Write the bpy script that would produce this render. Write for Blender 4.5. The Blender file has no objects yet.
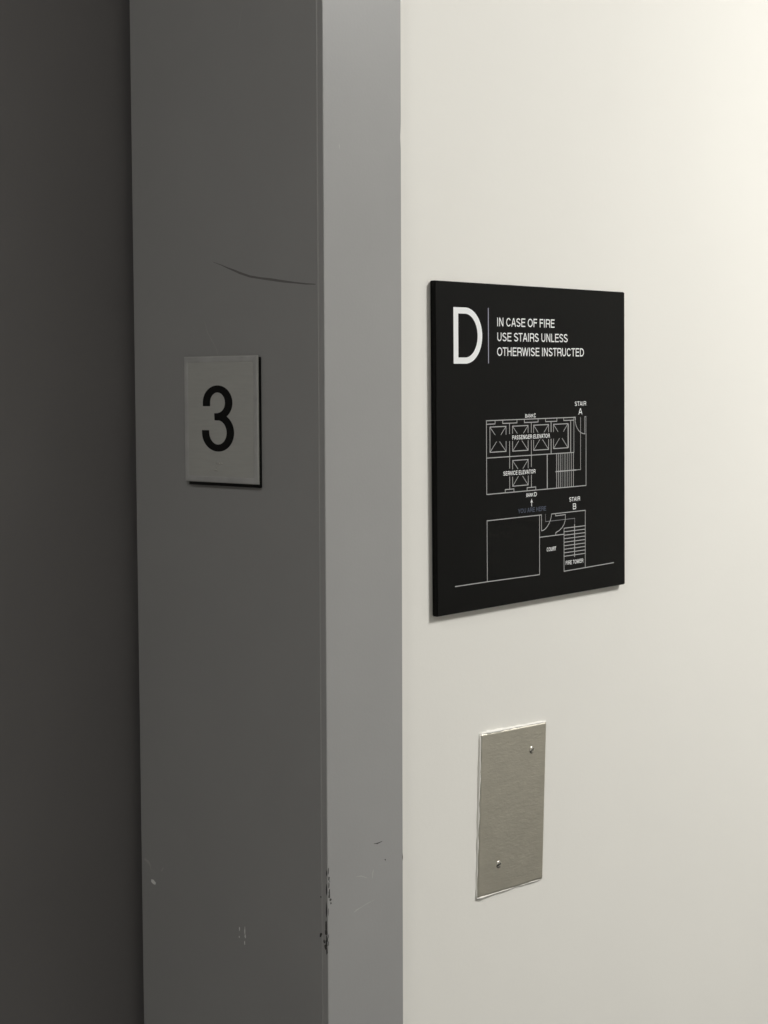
import bpy, bmesh, math, random
from mathutils import Vector, Matrix

scene = bpy.context.scene
COL = scene.collection

# ---------------------------------------------------------------- camera
YAW, PITCH, ROLL = 0.83132926, 0.07273838, -0.00332399
F = Vector((math.sin(YAW)*math.cos(PITCH), math.cos(YAW)*math.cos(PITCH), -math.sin(PITCH)))
R0 = Vector((math.cos(YAW), -math.sin(YAW), 0)); U0 = R0.cross(F)
RT = R0*math.cos(ROLL) + U0*math.sin(ROLL); UP = U0*math.cos(ROLL) - R0*math.sin(ROLL)
cd = bpy.data.cameras.new('camera'); cam = bpy.data.objects.new('camera', cd); COL.objects.link(cam)
cd.sensor_fit = 'VERTICAL'; cd.sensor_height = 24.0; cd.lens = 1655.7/1024*24.0
cd.clip_start = 0.02
m = Matrix((RT, UP, -F)).transposed().to_4x4(); m.translation = Vector((-0.7512243, -0.7427134, 1.55))
cam.matrix_world = m
scene.camera = cam

# ---------------------------------------------------------------- world, lights, exposure
w = bpy.data.worlds.new('world'); scene.world = w; w.use_nodes = True
w.node_tree.nodes['Background'].inputs[0].default_value = (1, 1, 1, 1)
w.node_tree.nodes['Background'].inputs[1].default_value = 0.0
scene.view_settings.view_transform = 'Standard'; scene.view_settings.look = 'None'
scene.view_settings.exposure = 0.0; scene.view_settings.gamma = 1.0
scene.view_settings.use_curve_mapping = False

def area(name, loc, size, size_y, power, color=(1, .99, .965)):
    l = bpy.data.lights.new(name, 'AREA'); l.shape = 'RECTANGLE'; l.size = size; l.size_y = size_y
    l.energy = power; l.color = color
    o = bpy.data.objects.new(name, l); o.location = loc; COL.objects.link(o); return o
area('ceiling_lamp_hall', (0.98, -1.06, 2.57), 0.34, 0.34, 39)          # recessed ceiling lamps of the lobby: this and the far one
area('ceiling_lamp_far', (2.35, -1.5, 2.57), 0.6, 0.6, 6)
area('fill_lamp_left', (-1.25, -0.55, 2.57), 0.3, 0.3, 9.5)  # unseen fill light, added on the left to brighten the jamb

# ---------------------------------------------------------------- materials
def s2l(c): return tuple((x/255/12.92 if x/255 <= .04045 else ((x/255+.055)/1.055)**2.4) for x in c)
def mat(name, col, rough=.6, metal=0.0, spec=.5, noise=None, bump=None, stretch=None):
    """noise=(scale, amount) varies the colour a little, bump=(scale, strength) the surface."""
    M = bpy.data.materials.new(name); M.use_nodes = True; nt = M.node_tree; N = nt.nodes; L = nt.links
    b = N['Principled BSDF']
    b.inputs['Base Color'].default_value = (*col, 1); b.inputs['Roughness'].default_value = rough
    b.inputs['Metallic'].default_value = metal; b.inputs['Specular IOR Level'].default_value = spec
    tc = N.new('ShaderNodeTexCoord'); mp = N.new('ShaderNodeMapping')
    L.new(tc.outputs['Object'], mp.inputs['Vector'])
    if stretch: mp.inputs['Scale'].default_value = stretch
    if noise:
        n = N.new('ShaderNodeTexNoise'); n.inputs['Scale'].default_value = noise[0]; n.inputs['Detail'].default_value = 4
        L.new(mp.outputs[0], n.inputs['Vector'])
        r = N.new('ShaderNodeMapRange'); r.inputs['To Min'].default_value = 1-noise[1]; r.inputs['To Max'].default_value = 1+noise[1]
        r.inputs['From Min'].default_value = .3; r.inputs['From Max'].default_value = .7
        L.new(n.outputs['Fac'], r.inputs['Value'])
        v = N.new('ShaderNodeVectorMath'); v.operation = 'SCALE'; v.inputs[0].default_value = col
        L.new(r.outputs[0], v.inputs['Scale']); L.new(v.outputs[0], b.inputs['Base Color'])
    if bump:
        n2 = N.new('ShaderNodeTexNoise'); n2.inputs['Scale'].default_value = bump[0]; n2.inputs['Detail'].default_value = 3
        L.new(mp.outputs[0], n2.inputs['Vector'])
        bp = N.new('ShaderNodeBump'); bp.inputs['Strength'].default_value = bump[1]; bp.inputs['Distance'].default_value = .0005
        L.new(n2.outputs['Fac'], bp.inputs['Height']); L.new(bp.outputs[0], b.inputs['Normal'])
    return M
M_WALL = mat('white_wall_paint', (.80, .783, .735), .5, spec=.3, noise=(5, .012), bump=(260, .12))
M_BACK = mat('grey_wall_paint', (.46, .46, .44), .6)
M_CEIL = mat('ceiling_paint', (.78, .77, .74), .8)
M_FLOOR = mat('grey_carpet', (.055, .055, .055), .95, noise=(300, .3))
M_FRAME = mat('grey_enamel', (.312, .309, .306), .34, spec=.9, noise=(14, .02), bump=(500, .10))
M_DOOR = mat('dark_grey_enamel', (.172, .164, .163), .5, spec=.4, noise=(9, .03), bump=(500, .10))
M_SIGN = mat('matt_black_plastic', (.0022, .0022, .0021), .40, spec=.11, bump=(900, .12))
M_WHITE = mat('white_print', (.86, .87, .87), .5)
M_LINE = mat('pale_grey_print', (.42, .42, .42), .5)
M_BLUE = mat('blue_grey_print', (.065, .08, .125), .5)
M_LILAC = mat('lilac_grey_print', (.36, .36, .46), .5)
M_STEEL = mat('brushed_steel', (.60, .60, .57), .5, .45, noise=(60, .03), bump=(400, .12), stretch=(1, 1, 12))
M_COVER = mat('dull_steel', (.58, .55, .475), .48, 1.0, noise=(40, .05), bump=(220, .3), stretch=(1, 1, 3))
M_RIM = mat('polished_steel', (.60, .58, .55), .30, 1.0)
M_BLACK = mat('black_enamel', (.004, .004, .004), .5, spec=.3)
M_SCUFF = mat('dark_rubber_scuff', (.15, .146, .142), .7)
M_CHIP = mat('dark_bare_metal', (.05, .048, .045), .7)
M_SCR = mat('light_scratch', (.42, .42, .40), .6)
M_SCR2 = mat('faint_scratch', (.42, .41, .40), .6)
M_SPOT = mat('white_paint_spot', (.85, .85, .83), .6)
M_SCREW = mat('bright_steel', (.75, .72, .66), .22, 1.0)

# ---------------------------------------------------------------- helpers
def obj(name, bm, material, parent=None, smooth=False):
    bmesh.ops.recalc_face_normals(bm, faces=bm.faces)
    me = bpy.data.meshes.new(name); bm.to_mesh(me); bm.free()
    me.materials.append(material)
    if smooth:
        for p in me.polygons: p.use_smooth = True
    o = bpy.data.objects.new(name, me); COL.objects.link(o)
    if parent: o.parent = parent
    return o
def structure(o, label=None, cat=None):
    o['kind'] = 'structure'
    if label: o['label'] = label
    if cat: o['category'] = cat
    return o
def add_box(bm, lo, hi, bevel=0, seg=2):
    r = bmesh.ops.create_cube(bm, size=1)
    for v in r['verts']:
        v.co = Vector([lo[i] + (v.co[i]+.5)*(hi[i]-lo[i]) for i in range(3)])
    if bevel:
        es = set(e for v in r['verts'] for e in v.link_edges)
        bmesh.ops.bevel(bm, geom=list(es), offset=bevel, segments=seg, affect='EDGES')
def box(lo, hi, bevel=0, seg=2):
    bm = bmesh.new(); add_box(bm, lo, hi, bevel, seg); return bm
def empty(name, loc, ry=0, label=None, cat=None):
    o = bpy.data.objects.new(name, None); o.empty_display_size = .02; COL.objects.link(o)
    o.location = loc; o.rotation_euler = (0, ry, 0)
    if label: o['label'] = label
    if cat: o['category'] = cat
    return o

class Ink:
    """Flat printed strokes: mm coordinates (u, v) mapped onto a surface by fn(u, v, lift)."""
    def __init__(s, fn): s.bm = bmesh.new(); s.fn = fn; s.k = 0
    def quad(s, pts):
        s.k += 1; l = .06 + .0006*(s.k % 60)
        s.bm.faces.new([s.bm.verts.new(s.fn(u, v, l)) for u, v in pts])
    def line(s, pts, t, closed=False, widths=None, sx=1.0):
        """ribbon of width t along pts with mitred joins; sx stretches it sideways"""
        P = [Vector((u/sx, v)) for u, v in pts]; n = len(P); A = []; B = []
        for i in range(n):
            a = P[i-1] if (i > 0 or closed) else None
            b = P[(i+1) % n] if (i < n-1 or closed) else None
            d1 = (P[i]-a).normalized() if a is not None else None
            d2 = (b-P[i]).normalized() if b is not None else None
            if d1 is None: d1 = d2
            if d2 is None: d2 = d1
            n1 = Vector((-d1.y, d1.x)); n2 = Vector((-d2.y, d2.x)); mm = (n1+n2)
            mm = mm.normalized() if mm.length > 1e-6 else n1
            k = 1/max(.45, mm.dot(n1)); hw = (widths[i] if widths else t)/2
            A.append(P[i]+mm*hw*k); B.append(P[i]-mm*hw*k)
        s.k += 1; l = .06 + .0006*(s.k % 60)
        va = [s.bm.verts.new(s.fn(p.x*sx, p.y, l)) for p in A]; vb = [s.bm.verts.new(s.fn(p.x*sx, p.y, l)) for p in B]
        for i in range(n if closed else n-1):
            j = (i+1) % n; s.bm.faces.new((va[i], va[j], vb[j], vb[i]))
    def seg(s, a, b, t): s.line([a, b], t)
    def para(s, a, b, t):
        """slanted stroke cut level at both ends"""
        dx, dy = b[0]-a[0], b[1]-a[1]; h = t/2*math.hypot(dx, dy)/abs(dy)
        s.quad([(a[0]-h, a[1]), (a[0]+h, a[1]), (b[0]+h, b[1]), (b[0]-h, b[1])])
    def poly(s, pts): s.quad(pts)
    def rect(s, x0, y0, x1, y1, t): s.line([(x0, y0), (x1, y0), (x1, y1), (x0, y1)], t, True)

def arc(cx, cy, rx, ry, a0, a1, n=14):
    return [(cx+rx*math.cos(math.radians(a0+(a1-a0)*i/n)), cy+ry*math.sin(math.radians(a0+(a1-a0)*i/n))) for i in range(n+1)]

ADV = dict(A=.667, B=.667, C=.722, D=.722, E=.667, F=.611, G=.778, H=.722, I=.278, K=.667, L=.556, N=.722, O=.778,
           P=.667, R=.722, S=.667, T=.611, U=.722, V=.667, W=.944, Y=.667)
ADV[' '] = .278
BEAR = dict(A=(.02, .02), B=(.08, .04), C=(.05, .045), D=(.08, .045), E=(.085, .045), F=(.085, .03), G=(.045, .07), H=(.08, .08),
            I=(.09, .09), K=(.08, .01), L=(.08, .03), N=(.08, .08), O=(.04, .04), P=(.08, .04), R=(.08, .03), S=(.045, .045),
            T=(.02, .02), U=(.08, .08), V=(.02, .02), W=(.015, .015), Y=(.015, .015))
def glyph(ink, ch, x, y, w, h, t):
    """one sans serif capital, ink box (x, y)-(x+w, y+h), stroke t"""
    q = t/2; L, R, B, T = x+q, x+w-q, y+q, y+h-q; C = x+w/2; Mi = y+h*.5
    ln, sg, pa = (lambda p, c=False: ink.line(p, t, c)), (lambda a, b: ink.seg(a, b, t)), (lambda a, b: ink.para(a, b, t))
    if ch in 'AV':
        y0, y1 = (y, y+h) if ch == 'A' else (y+h, y)
        pa((x+q, y0), (C-q*.25, y1)); pa((x+w-q, y0), (C+q*.25, y1))
        if ch == 'A': sg((x+w*.24, y+h*.33), (x+w*.76, y+h*.33))
    elif ch in 'BPR':
        m_ = y+h*(.52 if ch == 'B' else .47); r = (T-m_)/2
        e = R-(w*.04 if ch == 'B' else 0); rx = min(r*1.05, w*.4)
        ln([(L, m_), (L, T)] + arc(e-rx, m_+r, rx, r, 90, -90, 10), True); sg((L, y), (L, y+h))
        if ch == 'B':
            r2 = (m_-B)/2; rx2 = min(r2*1.05, w*.4)
            ln([(L, B), (L, m_)] + arc(R-rx2, B+r2, rx2, r2, 90, -90, 10), True)
        if ch == 'R':
            ln([(e-w*.35, m_), (e-w*.2, m_-h*.02), (R-w*.08, m_-h*.1), (R-w*.03, m_-h*.2), (R-w*.02, y+h*.1), (R+w*.02, y)])
    elif ch in 'CG':
        ry, rx = (T-B)/2, (R-L)/2
        if ch == 'C': ln(arc(C, Mi, rx, ry, 32, 328, 24))
        else:
            ln(arc(C, Mi, rx, ry, 32, 325, 24)); ln([(C+w*.06, y+h*.45), (R, y+h*.45), (R, y)])
    elif ch == 'D':
        rx = (R-L)*.62; ln([(L, B), (L, T)] + arc(R-rx, Mi, rx, (T-B)/2, 90, -90, 18), True)
    elif ch in 'EFL':
        sg((L, y), (L, y+h))
        if ch != 'L': sg((L, T), (x+w, T)); sg((L, y+h*.53), (x+w*.93, y+h*.53))
        if ch != 'F': sg((L, B), (x+w, B))
    elif ch == 'H': sg((L, y), (L, y+h)); sg((R, y), (R, y+h)); sg((L, y+h*.53), (R, y+h*.53))
    elif ch == 'I': sg((C, y), (C, y+h))
    elif ch == 'K': sg((L, y), (L, y+h)); pa((L, y+h*.34), (x+w*.85, y+h)); pa((x+w*.38, y+h*.6), (x+w*.92, y))
    elif ch == 'N': sg((L, y), (L, y+h)); sg((R, y), (R, y+h)); pa((L+q*.3, y+h), (R-q*.3, y))
    elif ch == 'O': ln(arc(C, Mi, (R-L)/2, (T-B)/2, 0, 348.75, 31), True)
    elif ch == 'S':
        r1 = (T-Mi)/2*1.0; r2 = (Mi-B)/2; cx = C; rx = (R-L)/2
        ln(arc(cx, T-r1, rx*.93, r1, 20, 200, 12) + [(cx-rx*.35, Mi+h*.055), (cx+rx*.35, Mi-h*.05)] + arc(cx, B+r2, rx, r2, 20, -160, 12))
    elif ch == 'T': sg((x, T), (x+w, T)); sg((C, y), (C, y+h))
    elif ch == 'U':
        rx = (R-L)/2; ln([(L, y+h)] + arc(C, B+rx*.95, rx, rx*.95, 180, 360, 14) + [(R, y+h)])
    elif ch == 'W':
        xs = [x+q, x+w*.27, C, x+w*.73, x+w-q]
        for i in range(4): pa((xs[i], y+h if i % 2 == 0 else y), (xs[i+1], y if i % 2 == 0 else y+h))
    elif ch == 'Y': pa((x+q, y+h), (C, y+h*.4)); pa((x+w-q, y+h), (C, y+h*.4)); sg((C, y), (C, y+h*.43))
def text(ink, s, x0, x1, y, h, t, track=0.0):
    """a line of capitals fitted between x0 and x1 (mm)"""
    adv = [ADV[c]+track for c in s]; tot = sum(adv)-track-BEAR[s[0]][0]-BEAR[s[-1]][1]
    k = (x1-x0)/tot; x = x0-BEAR[s[0]][0]*k
    for c, a in zip(s, adv):
        if c != ' ':
            l, r = BEAR[c]; glyph(ink, c, x+l*k, y, (ADV[c]-l-r)*k, h, t)
        x += a*k

# ---------------------------------------------------------------- the setting
X0, X1, Y1, ZC = -2.4, 2.9, -2.1, 2.6         # lobby extents
OW, OH = 1.10, 2.13                            # elevator opening: width and height
bm = bmesh.new()
# wall with the elevator opening, one mesh
fr = [(.021, 0), (X1, 0), (X1, ZC), (X0, ZC), (X0, 0), (-OW-.021, 0), (-OW-.021, OH+.021), (.021, OH+.021)]
f0 = bm.faces.new([bm.verts.new((x, 0, z)) for x, z in fr])
ext = bmesh.ops.extrude_face_region(bm, geom=[f0])
for v in ext['geom']:
    if isinstance(v, bmesh.types.BMVert): v.co.y += .16
structure(obj('wall_front', bm, M_WALL), 'smooth white painted wall carrying the black fire sign and blank metal plate', 'wall')
structure(obj('wall_back', box((X0, Y1-.1, 0), (X1, Y1, ZC)), M_BACK))
structure(obj('wall_left', box((X0-.1, Y1-.1, 0), (X0, .16, ZC)), M_WALL))
structure(obj('wall_right', box((X1, Y1-.1, 0), (X1+.1, .16, ZC)), M_WALL))
structure(obj('floor', box((X0-.1, Y1-.1, -.1), (X1+.1, .3, 0)), M_FLOOR))
structure(obj('ceiling', box((X0-.1, Y1-.1, ZC), (X1+.1, .3, ZC+.1)), M_CEIL))

# elevator door frame: one folded profile carried round the opening
FY = -.006
prof = [(0, .181), (0, FY+.0046), (.00035, FY+.0040), (.0009, FY+.0003), (.0013, FY), (.0741, FY), (.0746, FY+.0006), (.0746, 0), (.0215, 0), (.0205, .001), (.0205, .181)]
bm = bmesh.new(); rows = []
for st in range(4):
    row = []
    for a, y in prof:
        p = ((a, y, 0), (a, y, OH+a), (-OW-a, y, OH+a), (-OW-a, y, 0))[st]
        row.append(bm.verts.new(p))
    rows.append(row)
n = len(prof)
for st in range(3):
    for i in range(n): bm.faces.new((rows[st][i], rows[st][(i+1) % n], rows[st+1][(i+1) % n], rows[st+1][i]))
bm.faces.new(rows[0]); bm.faces.new(rows[3][::-1])
frame = structure(obj('trim_1', bm, M_FRAME), 'grey enamelled elevator door frame with scuffs, chipped edge and floor plate', 'door frame')
door = structure(obj('door_1', box((-OW-.045, .190, .004), (.045, .222, OH+.03), .002), M_DOOR), 'dark grey elevator door recessed behind the frame', 'door')

# ---------------------------------------------------------------- wear on the frame (parts of it)
def on_jamb(u, v, l): return Vector((-l*.001, u*.001, v*.001))        # u = depth into the opening, v = height
def on_front(u, v, l): return Vector((u*.001, FY-l*.001, v*.001))
random.seed(4)
k = Ink(on_jamb)
k.line([(97, 1637), (89, 1634.6), (82.3, 1632.2), (76, 1630.2), (70.6, 1628.3), (61, 1625.6), (51, 1624), (42, 1622.8), (30, 1621), (19, 1619.6), (9, 1618.4), (.5, 1617.8)], 1,
       widths=[.2, .5, .9, 1.3, 1.5, 1.4, 1.3, 1.6, 1.5, 1.0, .9, .5])
obj('scuff', k.bm, M_SCUFF, frame)
k = Ink(on_jamb)
k.line([(106.2, 1597.5), (103.4, 1590), (98.5, 1584), (95, 1579.5), (93.1, 1575)], .45, widths=[.2, .45, .5, .45, .4])
k.line([(66, 1800), (69, 1789), (70.5, 1786)], .3, widths=[.1, .3, .1])
k.line([(178, 1213.6), (174, 1212.4), (171.4, 1210.2), (170.5, 1206.5)], 2, widths=[1.6, 2.2, 1.4, .4])
k.line([(159.8, 1208), (157.8, 1209.8), (156.4, 1211.4)], 1, widths=[.7, 1.2, .6])
obj('scratch', k.bm, M_SCR2, frame)
k = Ink(on_jamb)
k.line([(170.6, 1199.2), (168.4, 1198.6), (165.8, 1197.6)], 1, widths=[2.0, 3.2, 1.8])
for u, v, hh, ww in ((77.3, 1184, 3.0, .9), (77.6, 1178.4, 1.4, .9), (71.9, 1183.6, 6.5, .9), (71.6, 1180, 2.6, 1.2), (72.2, 1175.4, 3.0, .9)):
    k.line([(u, v-hh/2), (u+.15, v), (u, v+hh/2)], 1, widths=[.35, ww*1.1, .35])
obj('paint_fleck', k.bm, M_SPOT, frame)
k = Ink(on_front)
k.line([(25.6, 1207.2), (28.5, 1208.2), (33, 1209), (39, 1210.2), (46, 1211)], .5, widths=[.3, 1.0, .35, .5, .1])
k.line([(28, 1230.6), (33, 1230), (38.8, 1227.4)], .5, widths=[.2, .7, .3])
k.line([(43.6, 1226), (44, 1229.5), (45, 1232)], .5, widths=[.3, 1.2, .3])
k.line([(15.2, 1706.6), (15.6, 1705), (16, 1703)], .5, widths=[.2, .9, .2])
obj('scratch', k.bm, M_SCR, frame)
k = Ink(on_front)
k.line([(45.3, 1249.2), (49, 1248.7), (53.6, 1249.2)], .5, widths=[.15, .8, .3])
k.line([(56, 1236.5), (56.6, 1235.8), (57.2, 1235.6)], .5, widths=[.3, .9, .3])
k.line([(73.7, 1237), (74, 1234), (74.1, 1232)], .5, widths=[.2, .7, .2])
obj('dark_nick', k.bm, M_CHIP, frame)
# chips worn through the enamel along the front arris
def blob(bm, cu, cv, r, rv, fn, l):
    nn = 9; vs = []
    for i in range(nn):
        a = 2*math.pi*i/nn; q = random.uniform(.65, 1.2)
        vs.append(bm.verts.new(fn(cu+r*q*math.cos(a), cv+rv*q*math.sin(a), l)))
    bm.faces.new(vs)
k = Ink(on_front)
for u, v, r, rv in ((1.9, 1240.5, .5, 2.6), (2.4, 1235.3, .7, 1.6), (2.2, 1230.5, .6, 2.0), (2.6, 1226.3, .7, 1.8), (2.5, 1223.6, .9, 2.2), (3.6, 1220.8, 1.2, 1.0), (3.9, 1218.4, .7, .8),
                    (1.7, 1192.6, .3, 1.8), (1.7, 1197, .3, 1.5), (3.0, 1233, .4, .6), (1.8, 1213, .35, 3)):
    blob(k.bm, u, v, r, rv, on_front, .07+.01*random.random())
obj('edge_chip', k.bm, M_CHIP, frame)
def on_strip(u, v, l):                 # the narrow folded strip: u 0 (front) .. 4 (back)
    t_ = u/4.0; x = .0009+(.00035-.0009)*t_; y = (FY+.0003)+(.0037)*t_
    return Vector((x-l*.001, y-.0002*l, v*.001))
k = Ink(on_jamb)
for u, v, r, rv in ((.3, 1239, .5, 2), (.5, 1228, .6, 5), (.6, 1215, .7, 5), (.8, 1204, .9, 3.5), (.9, 1199.5, 1.1, 2.0), (.8, 1192, .9, 2.4), (1.6, 1189.6, 1.3, 1.8), (.5, 1187, .7, 2.4), (2.6, 1193.4, .8, 1.4), (.4, 1195, .7, 3)):
    blob(k.bm, u, v, r, rv, on_strip, .07+.01*random.random())
for u, v, r, rv in ((-.9, 1197.6, 1.0, 1.4), (-.3, 1196.4, .7, 1.0), (-1.0, 1222.5, .5, .8)):
    blob(k.bm, u, v, r, rv, on_jamb, .07)
obj('edge_chip', k.bm, M_CHIP, frame)
# wall paint that strayed onto the frame's outer edge
k = Ink(on_front)
pts = [(z, .12+.25*random.random()) for z in range(1150, 1810, 9)]
wd = [.5*(1.0 + 1.6*math.exp(-((z-1717)/5.0)**2) + .5*(q-.2)) for z, q in pts]
k.line([(74.45-.25*w_, z) for (z, q), w_ in zip(pts, wd)], .5, widths=wd)
obj('paint_smear', k.bm, M_WALL, frame)

# ---------------------------------------------------------------- floor number plate on the jamb
T0, T1 = -.0024, -.0034                 # back and face of the plate, x
pn = empty('floor_number_plate', (0, .0875, 1.5315), label='small brushed steel plate with black digit 3 on the dark grey jamb', cat='number plate')
HW, HH = .0367, .0425
body = box((T1, -HW, -HH), (T0, HW, HH), .00025, 2)
obj('plate', body, M_STEEL, pn)
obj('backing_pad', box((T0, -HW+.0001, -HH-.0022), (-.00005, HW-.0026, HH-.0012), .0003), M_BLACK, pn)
# worn bright border, a shallow raised rim
bm = bmesh.new()
def ring(i_, x, dz=0): return [bm.verts.new((x, sy*(HW-i_), sz*(HH-i_))) for sy, sz in ((-1, -1), (1, -1), (1, 1), (-1, 1))]
ra, rb, rc, rd = ring(.0003, T1-.00002), ring(.0008, T1-.00018), ring(.0035, T1-.00016), ring(.0042, T1-.00002)
for a, b in ((ra, rb), (rb, rc), (rc, rd)):
    for i in range(4): j = (i+1) % 4; bm.faces.new((a[i], a[j], b[j], b[i]))
obj('rim', bm, mat('worn_steel', (.64, .64, .63), .4, .5, noise=(90, .08)), pn)
def on_plate(u, v, l):                  # u to the viewer's right (mm from the left edge)
    return Vector((T1-l*.001, HW-u*.001, v*.001-HH))
k = Ink(on_plate)
U0_, V0_ = 124.2-105.5, 1510-1489.0
def sh(p): return [(a+U0_, b+V0_) for a, b in p]
k.line(sh([(4.1, 30.4)] + arc(15.2, 32.8, 11.1, 9.2, 180, -72, 40) + [(15.6, 23.4), (11.9, 23.3)]), 4.75, sx=1.56)
k.line(sh([(12.4, 23.3), (14.6, 23.2)] + arc(15.3, 12.8, 12.4, 10.5, 84, -180, 44) + [(2.9, 14.2)]), 4.75, sx=1.56)
obj('digit', k.bm, M_BLACK, pn)
for du, dv in ((0, 0), (0, -2.35), (0, -4.7), (-2.3, -4.7), (2.9, 0), (5.2, 0)):     # braille number three
    bm = bmesh.new(); bmesh.ops.create_icosphere(bm, subdivisions=2, radius=.00062)
    c = on_plate(124.2-92.0+du, 1502.0-1489.0+dv, 0)
    for v in bm.verts: v.co.x *= .75; v.co += c
    obj('braille_dot', bm, M_RIM, pn, True)

# ---------------------------------------------------------------- fire sign
SW, SH_, ST = .11376, .1145, .0048
TH = .00928450
sg_ = empty('fire_sign', (.22478, 0, 1.51104), -TH, 'square black fire evacuation sign with white D and floor plan on white wall', 'sign')
bm = box((-SW, -ST, -SH_), (SW, -.00003, SH_), .0006, 3)
for v in bm.verts:                          # the board is cut slightly out of square
    if v.co.x > 0 and v.co.z < 0: v.co.x += .0015; v.co.z -= .0006
    if v.co.x < 0 and v.co.z > 0: v.co.z += .0007
    if v.co.x < 0 and v.co.z < 0: v.co.z -= .0010
obj('panel', bm, M_SIGN, sg_)
def on_sign(u, v, l): return Vector((u*.001, -ST-l*.001, v*.001))
k = Ink(on_sign)
k.line([(-92.0, 60.9), (-92.0, 95.5)] + [(-84, 95.5)] + arc(-81.8, 78.2, 16.1, 17.3, 90, -90, 40) + [(-84, 60.9)], 4.3, True, sx=1.2)
obj('letter', k.bm, M_WHITE, sg_)
k = Ink(on_sign); k.line([(-56.2, 59), (-56.2, 98)], .85); obj('divider', k.bm, M_LILAC, sg_)
for s, x0, x1, y in (('IN CASE OF FIRE', -46.1, 22.0, 85.3), ('USE STAIRS UNLESS', -46.1, 38.4, 74.75), ('OTHERWISE INSTRUCTED', -46.4, 59.2, 64.3)):
    k = Ink(on_sign); text(k, s, x0, x1, y, 6.15, .86, -.012); obj('lettering', k.bm, M_WHITE, sg_)
# small captions
for s, x0, x1, y, h, t in (('BANK', -13.8, -4.0, 19.6, 2.6, .4), ('C', -3.4, -1.1, 19.4, 3.2, .5), ('PASSENGER ELEVATOR', -29.2, 15.9, 4.1, 3.05, .5),
                           ('SERVICE ELEVATOR', -39.8, -1.7, -21.5, 3.05, .5), ('BANK', -12.7, -4.2, -38.4, 2.6, .4), ('D', -3.2, -.1, -38.5, 3.1, .55),
                           ('STAIR', 47.4, 62.1, 27.0, 3.4, .5), ('A', 52.2, 57.2, 20.5, 4.7, .72), ('STAIR', 40.3, 54.2, -45.0, 3.2, .5), ('B', 45.0, 49.2, -51.2, 4.5, .62),
                           ('COURT', 12.0, 23.6, -80.6, 3.0, .46), ('FIRE TOWER', 35.8, 58.3, -92.8, 3.1, .44)):
    k = Ink(on_sign); text(k, s, x0, x1, y, h, t); obj('caption', k.bm, M_WHITE, sg_)
k = Ink(on_sign); text(k, 'YOU ARE HERE', -22.7, 11.2, -49.8, 3.3, .5); obj('caption', k.bm, M_BLUE, sg_)
k = Ink(on_sign)
k.poly([(-6.4, -39.9), (-5.9, -41.2), (-4.9, -42.9), (-6.1, -42.6), (-6.1, -45.6), (-6.7, -45.6), (-6.7, -42.6), (-7.9, -42.9), (-6.9, -41.2)])
obj('arrow', k.bm, M_WHITE, sg_)
# floor plan
G = .62
k = Ink(on_sign); L = lambda *p, t=G: k.line(list(p), t)
L((46.3, 18.5), (-58.9, 18.5), (-58.9, -33.9), (62.0, -33.9), (62.0, 5.7))            # outer walls, upper building
L((-58.9, -8.0), (46.5, -8.0)); L((46.3, 18.5), (46.3, -8.0)); L((46.3, 18.5), (48.1, 18.5), (48.1, 16.6), t=.8)
for x in (-32.4, -6.65):
    L((x, 16.0), (x, 8.3)); L((x, 3.2), (x, -16.6)); L((x, -22.4), (x, -31.6))
L((17.55, 16.0), (17.55, 8.2), t=.9); L((17.55, 3.2), (17.55, -8.0), t=.9)
L((42.2, 16.2), (42.2, -8.0), t=.8)
def car(x0, x1, y0, y1, yt, yb, left=True, right=True):
    ym = (y0+y1)/2; xm = (x0+x1)/2
    L((x0, yt), (x0, y1), (x1, y1), (x1, yt)) if True else None
    L((x0, yb), (x0, y0), (x1, y0), (x1, yb))
    if left: L((x0, yt), (x0, yb))
    if right: L((x1, yt), (x1, yb))
    for xa in (x0, x1):
        for ya, yc in ((y1, yt), (y0, yb)):
            fct = (yc-ya)/(ym-ya); k.seg((xa, ya), (xa+(xm-xa)*fct, yc), .5)
car(-55.0, -36.5, -4.05, 13.9, 8.0, 3.3, right=False)
car(-28.9, -10.5, -4.2, 13.85, 8.4, 3.1, False, False)
car(-3.9, 14.4, -4.5, 13.9, 8.3, 3.1, False, False)
car(20.5, 38.7, -4.2, 13.9, 8.2, 3.2, left=False)
L((39.4, 13.9), (39.4, -4.2), t=.5)
car(-29.0, -10.5, -29.6, -11.0, -17.4, -22.7, False, False)
for x0, x1 in ((-40.3, -23.7), (-14.9, 1.6), (10.8, 24.7)): L((x0, 18.5), (x0, 16.1), (x1, 16.1), (x1, 18.5))
L((-58.9, 16.0), (-49.1, 16.0), (-49.1, 18.5)); L((33.3, 18.5), (33.3, 16.4), (46.3, 16.4))
for x0, x1 in ((-37.7, -27.5), (-11.8, -1.4)): L((x0, -33.9), (x0, -31.6), (x1, -31.6), (x1, -33.9))
L((12.65, -8.0), (12.65, -33.9), t=.9)
for x in (24.3, 26.5, 28.9, 31.2, 33.9, 36.0, 38.2, 40.3, 42.9, 45.6): L((x, -8.0), (x, -33.7), t=.42 if 30 < x < 42 else .6)
L((23.0, -21.5), (49.4, -21.4), t=.8)
L((48.5, -21.4), (54.9, -21.4), t=.45); L((54.9, 18.4), (54.9, -21.4), t=.45)
L((60.3, 18.6), (60.3, 5.7), t=.5); L((61.9, 18.6), (61.9, 5.7), t=.5); L((60.0, 18.6), (62.2, 18.6), t=.5)
L(*[(47.9+13.0*(1-math.cos(a)), 17.2-11.6*math.sin(a)) for a in [math.radians(d) for d in range(0, 91, 9)]], t=.55)
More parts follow.
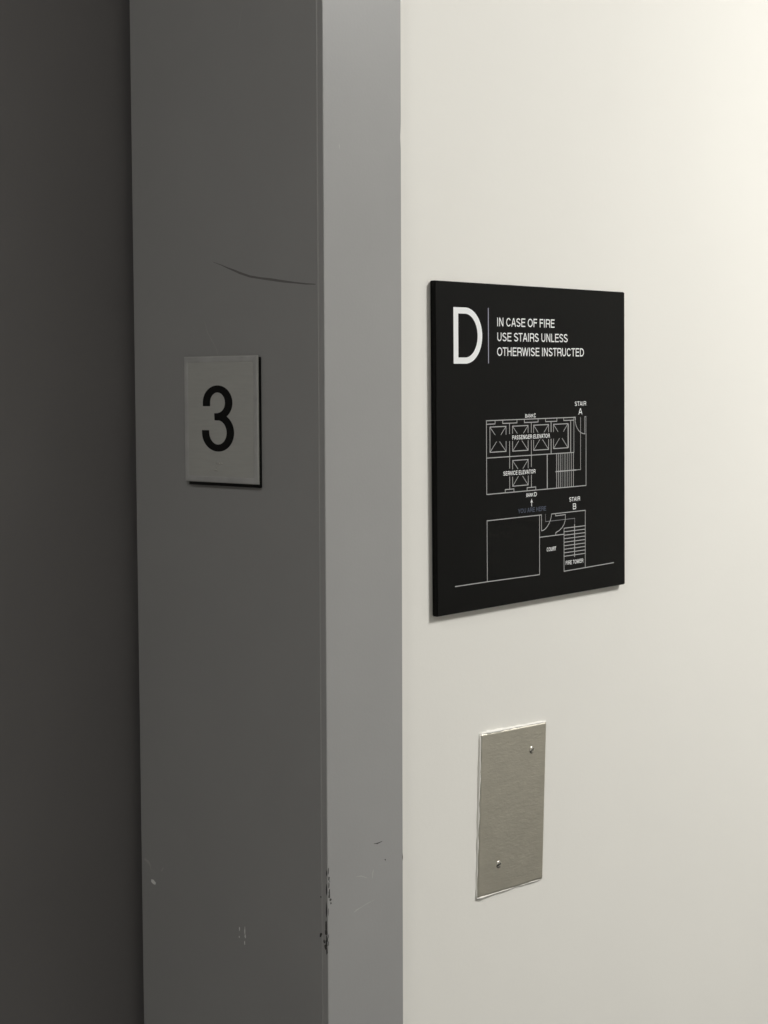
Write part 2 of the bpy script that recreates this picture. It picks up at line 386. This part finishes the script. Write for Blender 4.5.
# lower building
L((-58.7, -96.3), (-58.7, -52.7), (5.5, -52.7), (5.5, -64.6)); L((3.1, -52.7), (3.1, -96.9))
L((-94.6, -96.3), (-58.9, -96.35), (3.1, -97.0))
L((5.5, -64.6), (8, -64.3), (10.2, -63.5), (12.6, -61.9), (15, -59.6), (16.7, -57.0), (17.6, -54.8), (17.9, -52.9), (61.0, -52.9), (61.0, -97.2))
L((23.0, -52.9), (23.0, -54.6), (35.3, -54.5), (35.3, -57.0), (34.9, -59.5), (33.4, -62.0), (31.0, -64.2), (27.5, -66.0), (23.3, -67.2), (23.0, -69.1))
L((3.1, -69.2), (33.5, -69.2)); L((33.6, -64.6), (33.6, -97.3), (61.0, -97.0), (99.4, -96.5))
for i in range(9): y = -64.7-i*2.66; L((33.6, y), (61.0, y))
L((47.1, -62.6), (47.1, -87.6), t=.85)
obj('floor_plan', k.bm, M_LINE, sg_)
k = Ink(on_sign); L = lambda *p, t=G: k.line(list(p), t)
L((10.5, -52.3), (10.5, -58.1), (47.3, -58.1), (47.3, -62.3), t=.45)
obj('route_line', k.bm, mat('dim_grey_print', (.20, .20, .21), .5), sg_)

# ---------------------------------------------------------------- blank cover plate
cxm, czm = .20165, 1.24255
PW2, PH2 = .0391, .0598
ROT = .0345
cp = empty('blank_cover_plate', (cxm, 0, czm), ROT, 'blank dull steel cover plate with two screws hung crooked below black sign', 'wall plate')
bm = bmesh.new()
# folded-edge plate: outline with small corner radii, sloped rim, flat face
def outline(hx, hz, r, y, n_=4):
    o_ = []
    for sx_, sz_, a0 in ((1, 1, 0), (-1, 1, 90), (-1, -1, 180), (1, -1, 270)):
        for i in range(n_+1):
            a = math.radians(a0+90*i/n_); o_.append(bm.verts.new((sx_*(hx-r)+r*math.cos(a), y, sz_*(hz-r)+r*math.sin(a))))
    return o_
rings = [outline(PW2, PH2, .0016, -.00003), outline(PW2, PH2, .0016, -.0009), outline(PW2-.0009, PH2-.0009, .0012, -.0015), outline(PW2-.0016, PH2-.0016, .0009, -.00162)]
for a, b in zip(rings, rings[1:]):
    for i in range(len(a)): j = (i+1) % len(a); bm.faces.new((a[i], a[j], b[j], b[i]))
bm.faces.new(rings[-1]); bm.faces.new(rings[0][::-1])
obj('plate', bm, M_COVER, cp)
for sx_, sz_, slot in ((.0210, .0408, .45), (-.0158, -.0390, .2)):
    bm = bmesh.new()
    prof_ = [(0, -.00215), (.0012, -.00215), (.0021, -.00212), (.0026, -.00195), (.0028, -.00160)]
    seg_ = 20; prev = None; top = bm.verts.new((sx_, prof_[0][1], sz_))
    for r_, y_ in prof_[1:]:
        cur = [bm.verts.new((sx_+r_*math.cos(2*math.pi*i/seg_), y_, sz_+r_*math.sin(2*math.pi*i/seg_))) for i in range(seg_)]
        for i in range(seg_):
            j = (i+1) % seg_
            bm.faces.new((top, cur[i], cur[j]) if prev is None else (prev[i], prev[j], cur[j], cur[i]))
        prev = cur
    sc = obj('screw', bm, M_SCREW, cp, True)
    d = Vector((math.cos(slot), math.sin(slot))); nrm = Vector((-d.y, d.x)); bm = bmesh.new()
    P = [d*.0022+nrm*.0005, -d*.0022+nrm*.0005, -d*.0022-nrm*.0005, d*.0022-nrm*.0005]
    lo_ = [bm.verts.new((sx_+p.x, -.0019, sz_+p.y)) for p in P]; hi_ = [bm.verts.new((sx_+p.x, -.00222, sz_+p.y)) for p in P]
    for i in range(4): j = (i+1) % 4; bm.faces.new((lo_[i], lo_[j], hi_[j], hi_[i]))
    bm.faces.new(hi_); bm.faces.new(lo_[::-1])
    obj('slot', bm, M_BLACK, sc)
# uneven bead of wall paint round the plate
random.seed(9)
bm = bmesh.new(); path = []
def edge_pts(a, b, n_, r0, r1):
    for i in range(n_):
        t_ = i/n_; path.append((a[0]+(b[0]-a[0])*t_, a[1]+(b[1]-a[1])*t_, r0+(r1-r0)*t_))
HX, HZ = PW2+.0002, PH2+.0002
edge_pts((HX, HZ), (-HX, HZ), 16, .0007, .0012); edge_pts((-HX, HZ), (-HX, -HZ), 26, .0009, .0006); edge_pts((-HX, -HZ), (HX, -HZ), 16, .0010, .0006); edge_pts((HX, -HZ), (HX, HZ), 26, .0004, .0004)
prev = None; first = None; N_ = len(path)
for i, (x, z, r) in enumerate(path):
    r *= random.uniform(.6, 1.35); x += random.uniform(-.00012, .00012); z += random.uniform(-.00012, .00012)
    a = path[i-1]; b = path[(i+1) % N_]; dd = Vector((b[0]-a[0], b[1]-a[1])).normalized(); nn = Vector((-dd.y, dd.x))*-1
    cur = [bm.verts.new((x+nn.x*r*c, -.00004-r*1.5*s, z+nn.y*r*c)) for c, s in [(math.cos(t_), math.sin(t_)) for t_ in [math.pi*q/5 for q in range(6)]]]
    if prev:
        for q in range(5): bm.faces.new((prev[q], prev[q+1], cur[q+1], cur[q]))
    else: first = cur
    prev = cur
for q in range(5): bm.faces.new((prev[q], prev[q+1], first[q+1], first[q]))
obj('paint_bead', bm, M_WALL, cp, True)
